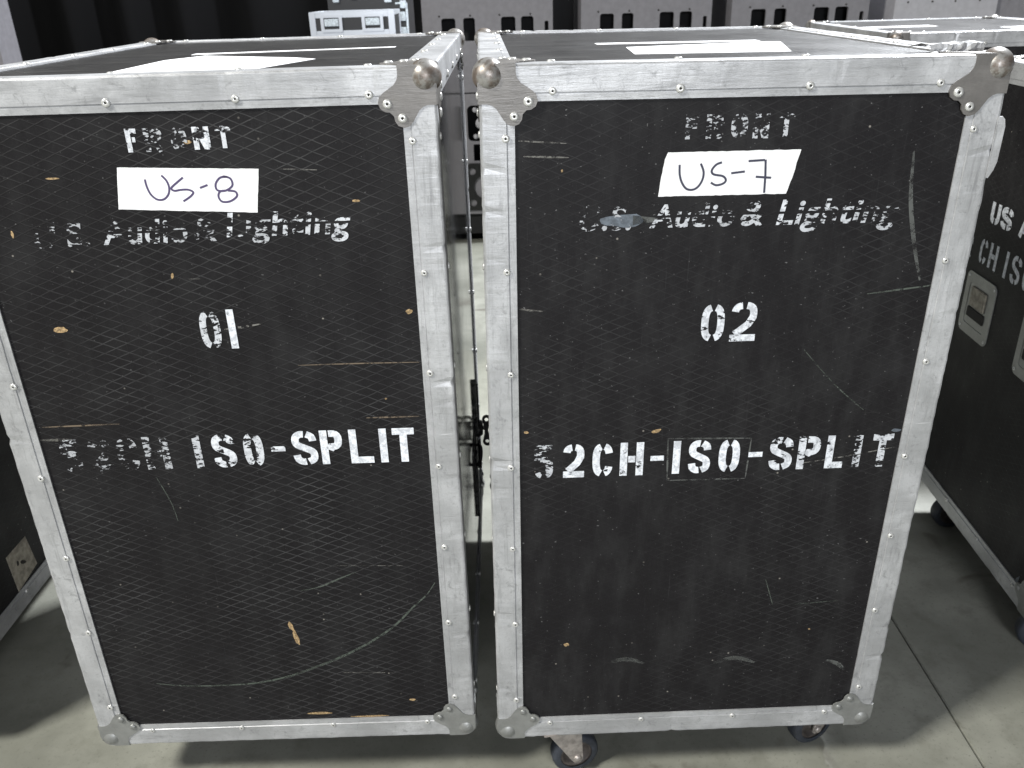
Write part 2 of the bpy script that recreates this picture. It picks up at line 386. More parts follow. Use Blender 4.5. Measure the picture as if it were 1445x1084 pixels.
# ------------------------------------------------------------------ flight case
def rail_mesh(name, length, seed, bumps=1.0, wdt=.050):
    """L-shaped hybrid extrusion; runs along x from 0 to length; faces: y=0 plane (inward -z) and z=0 plane (inward +y)"""
    g, e = wdt-.0115, wdt
    sec = [(e, .0042), (e, .0018), (g+.0012, .0014), (g+.0004, .0019), (g-.0006, .0002), (.0045, 0), (.0016, .0006), (.0004, .0020)]
    prof = [(-p, d) for p, d in sec]+[(-d, p) for p, d in reversed(sec)]      # (z, y)
    n = max(12, int(length/.009)); bm = bmesh.new(); rows = []
    for i in range(n+1):
        x = length*i/n; row = []
        nz = noise.noise((x*38, seed, 0))*.0006+noise.noise((x*140, seed, 3))*.00035
        nk = max(0, noise.noise((x*55, seed*2.1, 9))-.42)*.011
        for z, y in prof:
            c_ = max(0, 1-(abs(z)+abs(y))/.012)
            o = (nz-nk)*bumps*(c_+.25*(noise.noise((x*20, z*60, seed))))
            row.append(bm.verts.new((x, y-o, z+o)))
        rows.append(row)
    for i in range(n):
        for k in range(len(prof)-1):
            fc = bm.faces.new((rows[i][k], rows[i][k+1], rows[i+1][k+1], rows[i+1][k])); fc.smooth = k in (5, 6, 7, 8, 9)
    return mesh(name, bm)
def bracket_outline(rc=.018):
    half = [(0, .0525), (.0125, .0525), (.0185, .0545), (.0245, .0590), (.0290, .0660), (.0345, .0745), (.0400, .0805), (.0480, .0828), (.0560, .0800), (.0605, .0735), (.0612, .0670)]
    arc2 = [(.0640, .0640)]
    oth = [(b, a) for a, b in reversed(half)]
    return [(rc-rc*math.cos(R(q)), rc-rc*math.sin(R(q))) for q in (90, 67, 45, 22, 0)]+half+arc2+oth
def corner_mesh(sx, sy, sz, dome=.0236, off=.0150):
    """pressed ball corner at the origin; sx, sy, sz = +1/-1 point inward along each axis"""
    bm = bmesh.new(); o2 = bracket_outline(.018 if sz < 0 else .024); t = .0014
    for ax in range(3):
        def mp(a, b, d, ax=ax):
            p = [0, 0, 0]; q = [i for i in range(3) if i != ax]
            p[q[0]], p[q[1]], p[ax] = a, b, d
            return Vector((p[0]*sx, p[1]*sy, p[2]*sz))
        prism(bm, o2, [], mp, -t-.0001*ax, .0016)
    for fc in bm.faces: fc.material_index = 0
    k = len(bm.faces)
    r = bmesh.ops.create_icosphere(bm, subdivisions=4, radius=dome, matrix=Matrix.Translation((off*sx, off*sy, off*sz)))
    for v in r['verts']:
        nn = (v.co*40); v.co += v.co.normalized()*noise.noise((nn.x+sx*3, nn.y, nn.z+sz*5))*.0009
        for fc in v.link_faces: fc.material_index = 1; fc.smooth = True
    return mesh('ball_corner', bm)
def rivet_mesh():
    bm = bmesh.new()
    lathe(bm, [(.0058, -.0012), (.0060, .0004), (.0052, .0016), (.0036, .0023), (.0016, .0024), (.0012, .0012), (0, .0011)], 14, mi=[0, 0, 0, 0, 1, 1])
    me = mesh('rivet', bm); me.materials.append(MAT['rivet']); me.materials.append(MAT['hole']); return me
def dome_mesh():
    bm = bmesh.new(); lathe(bm, [(.0062, -.0012), (.0062, .0003), (.0052, .0018), (.0030, .0027), (0, .0030)], 14)
    me = mesh('rivet', bm); me.materials.append(MAT['plate_low']); return me
RIV = rivet_mesh(); DOME = dome_mesh()
FACE_ROT = {'front': (R(90), 0, 0), 'top': (0, 0, 0), 'left': (0, R(-90), 0), 'right': (0, R(90), 0), 'back': (R(-90), 0, 0)}
def rivet(parent, loc, face, k=1.0, me=None):
    o = link('rivet', me or RIV, None, parent, loc, FACE_ROT[face])
    j = random.uniform(.92, 1.08)*k; o.scale = (j, j, j*random.uniform(.8, 1.1)); return o
CORN = {}
def corner(parent, x, y, z, sx, sy, sz, top):
    key = (sx, sy, sz, top)
    if key not in CORN:
        me = corner_mesh(sx, sy, sz) if top else corner_mesh(sx, sy, sz, .0245, .0185)
        me.materials.append(MAT['plate'] if top else MAT['plate_low']); me.materials.append(MAT['ball'] if top else MAT['plate_low']); CORN[key] = me
    o = link('ball_corner', CORN[key], None, parent, (x, y, z))
    for a, b in ((.0695, .0495), (.0495, .0695)):
        me = RIV if top else DOME; k = 1.12
        if sy > 0: rivet(o, (a*sx, -.0016, b*sz), 'front', k, me)
        else: rivet(o, (a*sx, .0016, b*sz), 'back', k, me)
        if sz < 0: rivet(o, (a*sx, b*sy, .0016), 'top', k, me)
        rivet(o, (-.0016 if sx > 0 else .0016, a*sy, b*sz), 'left' if sx > 0 else 'right', k, me)
    return o
RAILS = {}
def rail(parent, p, ex, ey, ez, length, m, seed, name='edge_rail', bumps=1.0):
    """ex along the rail, ey into face 2, -ez into face 1"""
    me = rail_mesh('edge_rail', length, seed, bumps)
    Mx = Matrix((Vector(ex), Vector(ey), Vector(ez))).transposed().to_4x4(); Mx.translation = Vector(p)
    me.transform(Mx)
    if Mx.determinant() < 0: me.flip_normals()
    return link(name, me, m, parent)
def caster(parent, x, y, h, yaw, lift=0.0, name='caster'):
    r = .050
    c0 = bpy.data.objects.new(name, None)
    bm = bmesh.new(); box(bm, (-.045, -.038, h-.0045), (.045, .038, h-.0008), .001)
    lathe(bm, [(.026, h-.020), (.030, h-.016), (.030, h-.0052), (.0, h-.005)], 20)
    o = link(name, mesh('caster', bm), 'fork', parent, (x, y, lift), (0, 0, yaw))
    off = .030
    for s in (-1, 1):
        bm = bmesh.new()
        pts = [(-.030, h-.018), (.034, h-.018), (.038, h-.030), (off+.012, r-.006), (off+.006, r-.012), (off-.006, r-.012), (off-.013, r-.003)]
        prism(bm, pts, [], lambda a, b, d: Vector((a, d, b)), s*.0225, s*.0252)
        link('fork', mesh('fork', bm), 'fork', o)
        bm = bmesh.new(); lathe(bm, [(.0085, 0), (.0085, .003), (.006, .0055), (0, .006)], 12)
        link('axle_bolt', mesh('axle_bolt', bm), 'fork', o, (off, s*.0250, r), (R(90) if s < 0 else R(-90), 0, 0))
    bm = bmesh.new()
    lathe(bm, [(.034, -.0165), (.044, -.0170), (.0485, -.013), (r, -.006), (r, .006), (.0485, .013), (.044, .0170), (.034, .0165)], 40)
    link('tyre', mesh('tyre', bm), 'tyre', o, (off, 0, r), (R(90), 0, 0))
    bm = bmesh.new()
    lathe(bm, [(0, -.015), (.012, -.015), (.013, -.008), (.026, -.008), (.028, -.0145), (.0345, -.0150), (.0345, .0150), (.028, .0145), (.026, .008), (.013, .008), (.012, .015), (0, .015)], 32)
    link('wheel_hub', mesh('wheel_hub', bm), 'hub', o, (off, 0, r), (R(90), 0, 0))
    return o

def flight_case(loc, yaw, tilt, label, W=WB, H=HB, D=DB, front='front_a', casters=(), seed=1, group='black flight cases on castors', detail=True, bumps=1.0):
    root = empty('flight_case', loc, (0, -tilt, yaw)); tag(root, label, 'flight case', group)
    zb, zt, t = CB, CB+H, .0045
    for nm, a, b, m in (('front_panel', (.02, t, zb+.02), (W-.02, t+.009, zt-.02), front), ('back_panel', (.02, D-t-.009, zb+.02), (W-.02, D-t, zt-.02), front),
                        ('side_panel', (t, .02, zb+.02), (t+.009, D-.02, zt-.02), 'side'), ('side_panel', (W-t-.009, .02, zb+.02), (W-t, D-.02, zt-.02), 'side'),
                        ('top_panel', (.02, .02, zt-t-.009), (W-.02, D-.02, zt-t), 'top'), ('base_panel', (.02, .02, zb+t), (W-.02, D-.02, zb+t+.009), 'black_plain')):
        boxo(nm, a, b, m, root)
    c = .0505
    X, Y, Z = (1, 0, 0), (0, 1, 0), (0, 0, 1); nX, nY, nZ = (-1, 0, 0), (0, -1, 0), (0, 0, -1)
    for i, (y, ey) in enumerate(((0, Y), (D, nY))):
        rail(root, (c, y, zt), X, ey, Z, W-2*c, 'rail_h', seed+i, bumps=bumps); rail(root, (c, y, zb), X, ey, nZ, W-2*c, 'rail_h', seed+2+i, bumps=bumps)
        rail(root, (0, y, zb+c), Z, ey, nX, H-2*c, 'rail_v', seed+4+i, bumps=bumps*1.2); rail(root, (W, y, zb+c), Z, ey, X, H-2*c, 'rail_v', seed+6+i, bumps=bumps*1.6)
    for i, (x, ex) in enumerate(((0, X), (W, nX))):
        rail(root, (x, c, zt), Y, ex, Z, D-2*c, 'rail_d', seed+8+i, bumps=bumps); rail(root, (x, c, zb), Y, ex, nZ, D-2*c, 'rail_d', seed+10+i, bumps=bumps)
    for x, sx in ((0, 1), (W, -1)):
        for y, sy in ((0, 1), (D, -1)):
            corner(root, x, y, zt, sx, sy, -1, True); corner(root, x, y, zb, sx, sy, 1, False)
    ii = .0365; J = lambda: random.uniform(-.002, .002)
    k = W/.75
    for u in (.104, .284, .467, .654):
        rivet(root, (u*k+J(), 0, zt-ii), 'front'); rivet(root, (u*k+J(), 0, zb+ii), 'front', .9)
        rivet(root, (u*k+J(), ii, zt), 'top'); rivet(root, (u*k+J(), D-ii, zt), 'top')
    hh = H/HB
    for q in (.100, .298, .470, .643, .810, .980, .1168*10):
        z = zt-q*hh
        rivet(root, (ii+J(), 0, z), 'front', .95); rivet(root, (W-ii+J(), 0, z+J()), 'front', .95)
        for v in (ii, D-ii): rivet(root, (0, v, z+J()), 'left'); rivet(root, (W, v, z+J()), 'right')
    for j in range(5):
        v = .11+(D-.22)*j/4
        for x in (ii, W-ii): rivet(root, (x, v+J(), zt), 'top')
        rivet(root, (0, v+J(), zt-ii), 'left'); rivet(root, (W, v+J(), zt-ii), 'right'); rivet(root, (0, v+J(), zb+ii), 'left'); rivet(root, (W, v+J(), zb+ii), 'right')
    for x, y, a, lift in casters: caster(root, x, y, zb+.0005-lift+.004, a, 0)
    return root, zt

def quad_tape(root, name, pts, zt, m='tape', th=.0004, y=.0045, jag=0, seed=0):
    """pts in mm on the front face, a closed outline; edges slightly uneven"""
    o = []
    n = len(pts)
    for i in range(n):
        a, b = pts[i], pts[(i+1) % n]; L = math.hypot(b[0]-a[0], b[1]-a[1]); k = max(1, int(L/6))
        for j in range(k):
            t = j/k; q = jag*noise.noise((a[0]+(b[0]-a[0])*t*.4, a[1]*.3+(b[1]-a[1])*t*.4, seed)) if j else 0
            o.append((a[0]+(b[0]-a[0])*t+q, a[1]+(b[1]-a[1])*t+q))
    bm = bmesh.new(); prism(bm, o, [], lambda a, b, d: Vector((a/1000, d, zt-b/1000)), y, y-th)
    return link(name, mesh(name, bm), m, root)
def top_tape(root, name, pts, zt, m='tape', th=.0005):
    bm = bmesh.new(); prism(bm, pts, [], lambda a, b, d: Vector((a/1000, b/1000, d)), zt-.0045, zt-.0045+th)
    return link(name, mesh(name, bm), m, root)
def writing(parent, name, strokes, zt, m, wd=3.0, y=.0039):
    bm = bmesh.new()
    for i, s in enumerate(strokes): ribbon(bm, smooth_pts(s, 5) if len(s) > 3 else s, wd, lambda a, b: (a/1000, y-.00003*i, zt-b/1000))
    return link(name, mesh(name, bm), m, parent)
def scratch(root, pts, zt, wd=1.4, m='scratch', name='scratch', y=.0038):
    P = smooth_pts(pts, 6) if len(pts) > 2 else [(pts[0][0]+(pts[1][0]-pts[0][0])*t/8, pts[0][1]+(pts[1][1]-pts[0][1])*t/8) for t in range(9)]
    bm = bmesh.new(); ribbon(bm, P, wd, lambda a, b: (a/1000, y, zt-b/1000), taper=.7)
    return link(name, mesh(name, bm), m, root)
def chip(root, cx, cy, a, b, zt, m='chip', rot=0, name='paint_chip', y=.0044):
    o = []; n = 18
    for i in range(n):
        t = 2*math.pi*i/n; r = 1+.35*noise.noise((math.cos(t)*1.3+cx, math.sin(t)*1.3+cy, 2))+.12*noise.noise((t*3, cx, cy))
        x, z = a/2*r*math.cos(t), b/2*r*math.sin(t)
        o.append((cx+x*math.cos(rot)-z*math.sin(rot), cy+x*math.sin(rot)+z*math.cos(rot)))
    bm = bmesh.new(); prism(bm, o, [], lambda p, q, d: Vector((p/1000, d, zt-q/1000)), y, y-.0003)
    return link(name, mesh(name, bm), m, root)

# ================================================================== SETTING
def slab(x0, x1, y0, y1):
    bm = bmesh.new(); box(bm, (x0, y0, -.12), (x1, y1, 0), .002); o = link('floor', mesh('floor', bm), 'floor'); o['kind'] = 'structure'; return o
slab(-18, .9595, -10, 16); slab(.9640, 18, -10, 16)
o = boxo('ground', (-19, -11, -.20), (19, 17, -.121), 'hub'); o['kind'] = 'structure'
bm = bmesh.new(); box(bm, (.9597, -10, -.02), (.9638, 16, -.008)); o = link('floor_joint', mesh('floor_joint', bm), 'hole'); o['kind'] = 'structure'
bm = bmesh.new(); ribbon(bm, [(-1.10, 1.300), (-1.0, 1.293), (-.93, 1.285)], .012, lambda a, b: (a, b, .001)); o = link('floor_marking', mesh('floor_marking', bm), 'pink'); o['kind'] = 'structure'
# black drape behind everything
bm = bmesh.new(); n = 420; rows = [[], []]
for i in range(n+1):
    x = -11+22*i/n; y = 9.2+.10*math.sin(x*9+1.5*math.sin(x*1.7))+.05*noise.noise((x*3, 0, 0))
    for k, z in enumerate((.02, 5.2)): rows[k].append(bm.verts.new((x, y, z)))
for i in range(n):
    fc = bm.faces.new((rows[0][i], rows[0][i+1], rows[1][i+1], rows[1][i])); fc.smooth = True
dr = link('black_drape', mesh('black_drape', bm, False), 'drape'); md = dr.modifiers.new('t', 'SOLIDIFY'); md.thickness = .01
tag(dr, 'black pleated drape hanging across the hall behind all the cases', 'curtain')

# ================================================================== CASE "01" (left)
xa, ya, wa, xb, yb, wb, tb = -.8444, 1.2621, .0013, -.0340, 1.2493, .0233, -.0113
A, zt = flight_case((xa, ya, 0), wa, 0, 'big black flight case stencilled 01 with white tape reading US-8', seed=11,
                    casters=((.085, .135, R(88), 0), (.665, .135, R(92), 0), (.09, .80, R(80), 0), (.66, .80, R(95), 0)))
stencil(A, 'stencil_lettering', [('F', 301, 317, 73, 106, 7, .34), ('R', 327, 353, 73, 106, 7.5, .56), ('O', 365, 388, 73, 106, 7.5, .58), ('N', 397, 421, 73, 105, 7.5, .30), ('T', 430, 452, 73, 104, 6.5, .40)], zt)
script_text(A, 'stencil_lettering', 'U.S.', 131, 214, 243, 40, zt, [.62, .60, .60])
script_text(A, 'stencil_lettering', 'Audio', 234, 363, 240, 37, zt, [.46, .52, .42, .46, .54])
script_text(A, 'stencil_lettering', '&', 373, 407, 239, 39, zt, [.60])
script_text(A, 'stencil_lettering', 'Lighting', 421, 610, 234, 37, zt, [.30, .50, .52, .40, .44, .42, .48, .34])
stencil(A, 'stencil_lettering', [('0', 354, 386, 351, 415, 10.5, .42), ('1', 397, 412, 350, 416, 11.5, .26)], zt)
ch = [('5', 79, 112), ('2', 127, 164), ('C', 174, 210), ('H', 220, 262), ('I', 302, 318), ('S', 335, 374), ('O', 388, 421), ('-', 434, 458), ('S', 470, 512), ('P', 518, 555), ('L', 567, 606), ('I', 616, 632), ('T', 640, 677)]
we = [.56, .68, .66, .58, .48, .30, .38, .30, .08, .06, .06, .08, .04]
stencil(A, 'stencil_lettering', [(c_, a, b, 572-4*i/12, 634-0*i, 12.5, we[i]) for i, (c_, a, b) in enumerate(ch[:7])], zt)
stencil(A, 'stencil_lettering', [(c_, a, b, 569, 634, 12.5, we[7+i]) for i, (c_, a, b) in enumerate(ch[7:])], zt)
tp = quad_tape(A, 'tape_label', [(279, 127), (484, 135), (473, 199), (268, 188)], zt, jag=.7, seed=3)
writing(tp, 'handwriting', [[(316, 145), (316.5, 155), (320, 167), (328, 175), (338, 175), (346, 168), (349, 158), (347, 148), (341, 140)],
    [(372, 144), (362, 151), (352, 159), (356, 163), (365, 162), (376, 162), (383, 166), (378, 172), (366, 179)],
    [(394, 160), (406, 156)],
    [(437, 145), (426, 146), (418, 155), (419, 164), (431, 165), (442, 158), (441, 148), (433, 144.5), (430, 145)], [(432, 165), (423, 166), (419, 173), (423, 181), (435, 181), (446, 174), (445, 167), (434, 165)]], zt, 'ink', 3.1)
for cx, cy, a, b, r in ((134, 376, 22, 10, 0), (686, 363, 10, 8, 0), (443, 1204, 44, 6, 0), (542, 1216, 74, 3.5, 0), (629, 1176, 11, 6, 0), (327, 293, 4, 10, .3), (101, 221, 4, 10, 0),
                        (621, 186, 11, 4, 0), (388, 94, 11, 5, 0), (182, 140, 20, 3, 0), (636, 514, 4, 3, 0)):
    chip(A, cx, cy, a, b, zt, rot=r)
chip(A, 415, 983, 8, 22, zt, rot=-.25); chip(A, 421, 1010, 9, 34, zt, rot=-.15)
scratch(A, [(692, 891), (675, 918), (648, 946), (607, 991), (556, 1029), (504, 1059), (444, 1086), (384, 1108), (313, 1121), (203, 1122), (136, 1113)], zt, 5.0, 'arc', 'rub_mark')
scratch(A, [(445, 900), (480, 893), (520, 875), (550, 862)], zt, 3, 'arc', 'rub_mark')
for p, wd, m in (([(500, 449), (600, 449), (696, 450)], 2.2, 'scratch_tan'), ([(600, 548), (688, 548)], 3, 'scratch_tan'), ([(515, 136), (569, 139)], 2.2, 'scratch'), ([(61, 547), (190, 545)], 3, 'scratch_tan'),
                 ([(51, 571), (110, 572)], 5, 'scratch'), ([(505, 846), (636, 851)], 1.0, 'scratch'), ([(392, 383), (415, 381), (450, 376)], 4, 'scratch'), 
                 ([(230, 650), (245, 700), (250, 740)], 2, 'arc'), ([(330, 298), (370, 299)], 1.0, 'scratch'), ([(500, 1100), (600, 1104)], 2, 'scratch')):
    scratch(A, p, zt, wd, m)
top_tape(A, 'tape_label', [(255, 58), (470, 58), (535, 255), (490, 300), (300, 420), (258, 330)], zt)
top_tape(A, 'tape_label', [(264, 452), (640, 500), (640, 520), (262, 484)], zt, th=.0006)
# side hardware towards the gap: recessed handle and a loose steel link
def side_handle(root, x, v, z, s=1):
    bm = bmesh.new(); prism(bm, rrect(v-.085, z-.06, v+.085, z+.06, .012), [rrect(v-.06, z-.036, v+.06, z+.036, .008)], lambda a, b, d: Vector((x+s*d, a, b)), -.0045, -.0025)
    o = link('handle_plate', mesh('handle_plate', bm), 'black_metal', root)
    bm = bmesh.new()
    box(bm, (x-.0044, v-.059, z-.035), (x-.0034, v+.059, z+.035)) if s > 0 else box(bm, (x+.0034, v-.059, z-.035), (x+.0044, v+.059, z+.035))
    link('handle_dish', mesh('handle_dish', bm), 'void', o)
    bm = bmesh.new(); n = 14; pts = []
    ring = []
    for i in range(n+1):
        t = math.pi*i/n; y = v-.05*math.cos(t); dz = z+.004; xx = x+s*(.010*math.sin(t)**.5+.001)
        ring.append([bm.verts.new((xx+.005*math.cos(q), y, dz+.005*math.sin(q))) for q in [k*math.pi/4 for k in range(8)]])
    for i in range(n):
        for k in range(8): bm.faces.new((ring[i][k], ring[i][(k+1) % 8], ring[i+1][(k+1) % 8], ring[i+1][k])).smooth = True
    link('handle_grip', mesh('handle_grip', bm), 'black_metal', o)
    return o
side_handle(A, WB, .62, zt-.98)
bm = bmesh.new(); zl = .3800
out = []
for a0 in range(0, 181, 20): out.append((.014*math.cos(R(a0)), .034+.014*math.sin(R(a0))))
out += [(-.008, .010), (-.008, -.010)]
for a0 in range(180, 361, 20): out.append((.014*math.cos(R(a0)), -.034+.014*math.sin(R(a0))))
out += [(.006, -.010), (.003, 0), (.006, .010)]
prism(bm, out, [circ(0, .034, .0062, 12), circ(0, -.034, .0062, 12)], lambda a, b, d: Vector((WB+.0215+a*.9, .845+d, zl+b)), 0, .004)
lk = link('catch_link', mesh('catch_link', bm), 'black_metal', A)
bm = bmesh.new(); box(bm, (WB-.004, .850, zl-.020), (WB+.010, .872, zl+.022), .003); box(bm, (WB+.0095, .856, zl-.006), (WB+.014, .868, zl+.008), .002)
link('catch_body', mesh('catch_body', bm), 'black_metal', A)
for z0, z1, v0, v1 in ((zl-.13, zl-.03, .862, .880), (zl+.025, zl+.14, .842, .860), (zl-.12, zl+.06, .60, .635), (zl+.06, zl+.22, .70, .715)):
    bm = bmesh.new(); o2 = []; n = 20
    for i in range(n+1): o2.append((v0+.003*noise.noise((i*.7, z0, 1)), z0+(z1-z0)*i/n))
    for i in range(n+1): o2.append((v1+.006*noise.noise((i*.6, z0, 5))-.006*abs(i/n-.5), z1-(z1-z0)*i/n))
    prism(bm, o2, [], lambda a, b, d: Vector((WB+d, a, b)), -.0044, .0022); link('tape_strip', mesh('tape_strip', bm), 'black_metal', A)

# ================================================================== CASE "02" (right)
zl_off = .75*math.sin(.0113)
B, zt = flight_case((xb-.0159, yb, 0), wb, tb, 'big black flight case stencilled 02 with white tape reading US-7', seed=41, front='front_b', bumps=1.3,
                    casters=((.128, .042, R(12), 0), (.700, .100, R(200), .0079), (.09, .80, R(60), 0), (.66, .80, R(95), .0079)))
for o in B.children:
    if o.name.startswith('caster') and o.location.x > .4: o.location.z = .0079
stencil(B, 'stencil_lettering', [('F', 295, 315, 73, 107, 7, .62), ('R', 325, 349, 73, 107, 7.5, .56), ('O', 361, 385, 73, 107, 7.5, .54), ('N', 393, 416, 73, 108, 7.5, .50), ('T', 429, 452, 73, 108, 7, .50)], zt)
script_text(B, 'stencil_lettering', 'U.S.', 145, 222, 237, 37, zt, [.48, .56, .50])
script_text(B, 'stencil_lettering', 'Audio', 250, 378, 235, 35, zt, [.36, .46, .40, .44, .52])
script_text(B, 'stencil_lettering', '&', 387, 423, 235, 39, zt, [.44])
script_text(B, 'stencil_lettering', 'Lighting', 442, 627, 235, 38, zt, [.30, .42, .48, .40, .42, .46, .54, .46])
stencil(B, 'stencil_lettering', [('0', 341, 378, 360, 423, 11.5, .30), ('2', 388, 429, 358, 424, 11.5, .26)], zt)
ch = [('5', 75, 107), ('2', 124, 160), ('C', 174, 209), ('H', 221, 261), ('-', 273, 296), ('I', 310, 325), ('S', 338, 376), ('O', 390, 426), ('-', 441, 465), ('S', 477, 517), ('P', 526, 564), ('L', 575, 606), ('I', 620, 638), ('T', 653, 688)]
we = [.48, .20, .20, .22, -.05, -.02, -.02, .0, .0, .26, .32, .28, .46, .42]
stencil(B, 'stencil_lettering', [(c_, a, b, 603, 668-i*.15, 12.5, we[i]) for i, (c_, a, b) in enumerate(ch[:5])], zt)
stencil(B, 'stencil_lettering', [(c_, a, b, 603, 667, 12.5, we[5+i]) for i, (c_, a, b) in enumerate(ch[5:8])], zt)
stencil(B, 'stencil_lettering', [(c_, a, b, 602, 666, 12.5, we[8+i]) for i, (c_, a, b) in enumerate(ch[8:])], zt)
tp = quad_tape(B, 'tape_label', [(272, 125), (467, 125), (464, 138), (460, 160), (452, 189), (261, 189), (264, 160), (268, 135)], zt, jag=.8, seed=8)
writing(tp, 'handwriting', [[(290, 143), (291, 157), (295, 169), (302, 178), (311, 180), (319, 176), (325, 166), (326, 154), (321, 142)],
    [(352, 141), (344, 144), (338, 152), (341, 158), (355, 161), (360, 167), (356, 172), (346, 174), (338, 170)],
    [(367, 157), (387, 155)], [(391, 140), (415, 139)], [(416, 138.5), (418, 161), (419, 187)], [(404, 163), (427, 165)]], zt, 'ink_dark', 3.2)
chip(B, 211, 224, 66, 20, zt, 'smear', 0, 'smear')
o = quad_tape(B, 'smear_tail', [(225, 216), (262, 221), (262, 226), (225, 231)], zt, 'residue')
for p in ([(301, 598), (443, 602)], [(443, 602), (440, 681)], [(440, 681), (304, 680)], [(304, 680), (301, 598)]): scratch(B, p, zt, 3.2, 'residue', 'tape_residue')
for cx, cy, a, b, r in ((280, 583, 16, 6, -.3), (134, 1037, 10, 7, 0), (597, 1021, 4, 3, 0), (62, 578, 8, 5, 0), (118, 148, 3, 4, 0), (690, 596, 16, 6, 0)):
    chip(B, cx, cy, a, b, zt, 'chip' if a != 16 or r else 'smear', r)
for p, wd, m in (([(53, 359), (70, 362), (90, 364)], 3.5, 'scratch'), ([(514, 657), (600, 645), (694, 628)], 2.4, 'scratch'), ([(510, 440), (570, 505), (627, 555)], 2, 'arc'), ([(634, 130), (642, 200), (660, 270), (680, 330)], 7, 'residue'),
                 ([(55, 104), (124, 109)], 2.4, 'scratch'), ([(62, 126), (128, 129)], 3, 'scratch'), ([(600, 350), (708, 338)], 3, 'arc'), 
                 ([(215, 1085), (250, 1078), (285, 1090)], 10, 'residue'), ([(420, 1095), (460, 1085), (500, 1098)], 10, 'residue'), ([(560, 960), (640, 955)], 1.6, 'arc'), ([(640, 1100), (665, 1110), (680, 1128)], 9, 'residue'), ([(500, 900), (520, 960)], 2, 'arc')):
    scratch(B, p, zt, wd, m)
top_tape(B, 'tape_label', [(250, 195), (500, 190), (560, 430), (535, 440), (262, 360)], zt)
top_tape(B, 'tape_label', [(222, 450), (530, 452), (532, 492), (222, 486)], zt, th=.0006)
# folded-out side leaf of the right upright and the lifted end of the top rail
bm = bmesh.new(); prism(bm, [(.7460, .084), (.7520, .084), (.7560, .088), (.7585, .098), (.7580, .148), (.7550, .160), (.7490, .172), (.7460, .171)], [], lambda a, b, d: Vector((a, d, zt-b)), -.0026, -.0004)
o = link('bent_rail_leaf', mesh('bent_rail_leaf', bm), 'rail_v', B); o['label'] = 'bent out leaf of the right upright rail'
bm = bmesh.new(); n = 16; rows = []
for i in range(n+1):
    u = .652+.078*i/n; c_ = [(.046, .0012), (.044, .006), (.046, .0115), (.075, .0125), (.120, .004)]
    rows.append([bm.verts.new((u, v+.004*noise.noise((i*.6, k, 2)), zt+h*(.80+.2*i/n)+.0035*noise.noise((i*.55, k*1.1, 7))*(k > 0))) for k, (v, h) in enumerate(c_)])
for i in range(n):
    for k in range(4): bm.faces.new((rows[i][k], rows[i][k+1], rows[i+1][k+1], rows[i+1][k]))
r_ = bmesh.ops.extrude_face_region(bm, geom=bm.faces[:]); bmesh.ops.translate(bm, vec=(0, 0, .0012), verts=[v for v in r_['geom'] if isinstance(v, bmesh.types.BMVert)])
o = link('lifted_rail_strip', mesh('lifted_rail_strip', bm), 'rail_h', B); o['label'] = 'crumpled metal strip lifting off the top right rail'

# ================================================================== CASE far right, side on (text "US A… / CH ISO …")
ux, uy = -.05335, -.99858
Hc = 1.171
Cc, zc = flight_case((1.205-.153*ux, 2.129-.153*uy, 0), math.atan2(uy, ux), 0, 'black flight case at the right edge, turned side on, stencilled US AUDIO and 52CH ISO', H=Hc, seed=71, front='front_b',
                     casters=((.15, .055, R(95), 0), (.66, .055, R(80), 0), (.1, .8, 0, 0), (.65, .8, 0, 0)))
k = 153; T = 1000*zc
stencil(Cc, 'stencil_lettering', [('U', k+36, k+82, T-988, T-936, 15, .10), ('S', k+88, k+143, T-990, T-937, 14, .18), ('A', k+180, k+232, T-991, T-939, 14, .05), ('U', k+240, k+290, T-991, T-939, 14, .1)], zc)
stencil(Cc, 'stencil_lettering', [('5', k-118, k-76, T-888, T-828, 11, .2), ('2', k-62, k-22, T-888, T-828, 11, .2), ('C', k+20, k+58, T-892, T-829, 11.5, .08), ('H', k+70, k+112, T-893, T-830, 12, .08),
                                  ('I', k+149, k+165, T-894, T-829, 12, 0), ('S', k+182, k+226, T-896, T-829, 12, 0), ('O', k+240, k+284, T-896, T-829, 12, 0), ('S', k+318, k+360, T-896, T-829, 12, 0), ('P', k+372, k+412, T-896, T-829, 12, 0)], zc)
def latch(root, u0, u1, z0, z1, zc):
    """recessed butterfly catch in a pressed dish on the front face"""
    bm = bmesh.new(); cx, cz = (u0+u1)/2, (z0+z1)/2; hw, hh = (u1-u0)/2, (z1-z0)/2
    mp = lambda a, b, d: Vector((a, d, b))
    prism(bm, rrect(u0, z0, u1, z1, .018), [rrect(u0+.022, z0+.026, u1-.022, z1-.026, .010)], mp, .0044, .0020)
    o = link('catch_dish', mesh('catch_dish', bm), 'plate_low', root)
    bm = bmesh.new(); box(bm, (u0+.0225, .0030, z0+.0265), (u1-.0225, .0040, z1-.0265)); link('dish_floor', mesh('dish_floor', bm), 'plate_low', o)
    bm = bmesh.new(); box(bm, (cx-.040, -.001, cz-.004), (cx+.040, .0028, cz+.048), .002)
    link('butterfly_catch', mesh('butterfly_catch', bm), 'kraft', o)
    bm = bmesh.new(); box(bm, (cx-.045, .0005, cz-.034), (cx+.045, .0028, cz-.008), .002); link('catch_slot', mesh('catch_slot', bm), 'hole', o)
    for a, b in ((u0+.011, z0+.012), (u1-.011, z0+.012), (u0+.011, z1-.012), (u1-.011, z1-.012)): rivet(o, (a, .0018, b), 'front', .7)
latch(Cc, .153-.012, .153+.145, .638, .800, zc); latch(Cc, .153+.284, .153+.436, .638, .800, zc)
o = chip(Cc, 660, T-190, 10, 40, zc, 'smear', .3, 'scuff')

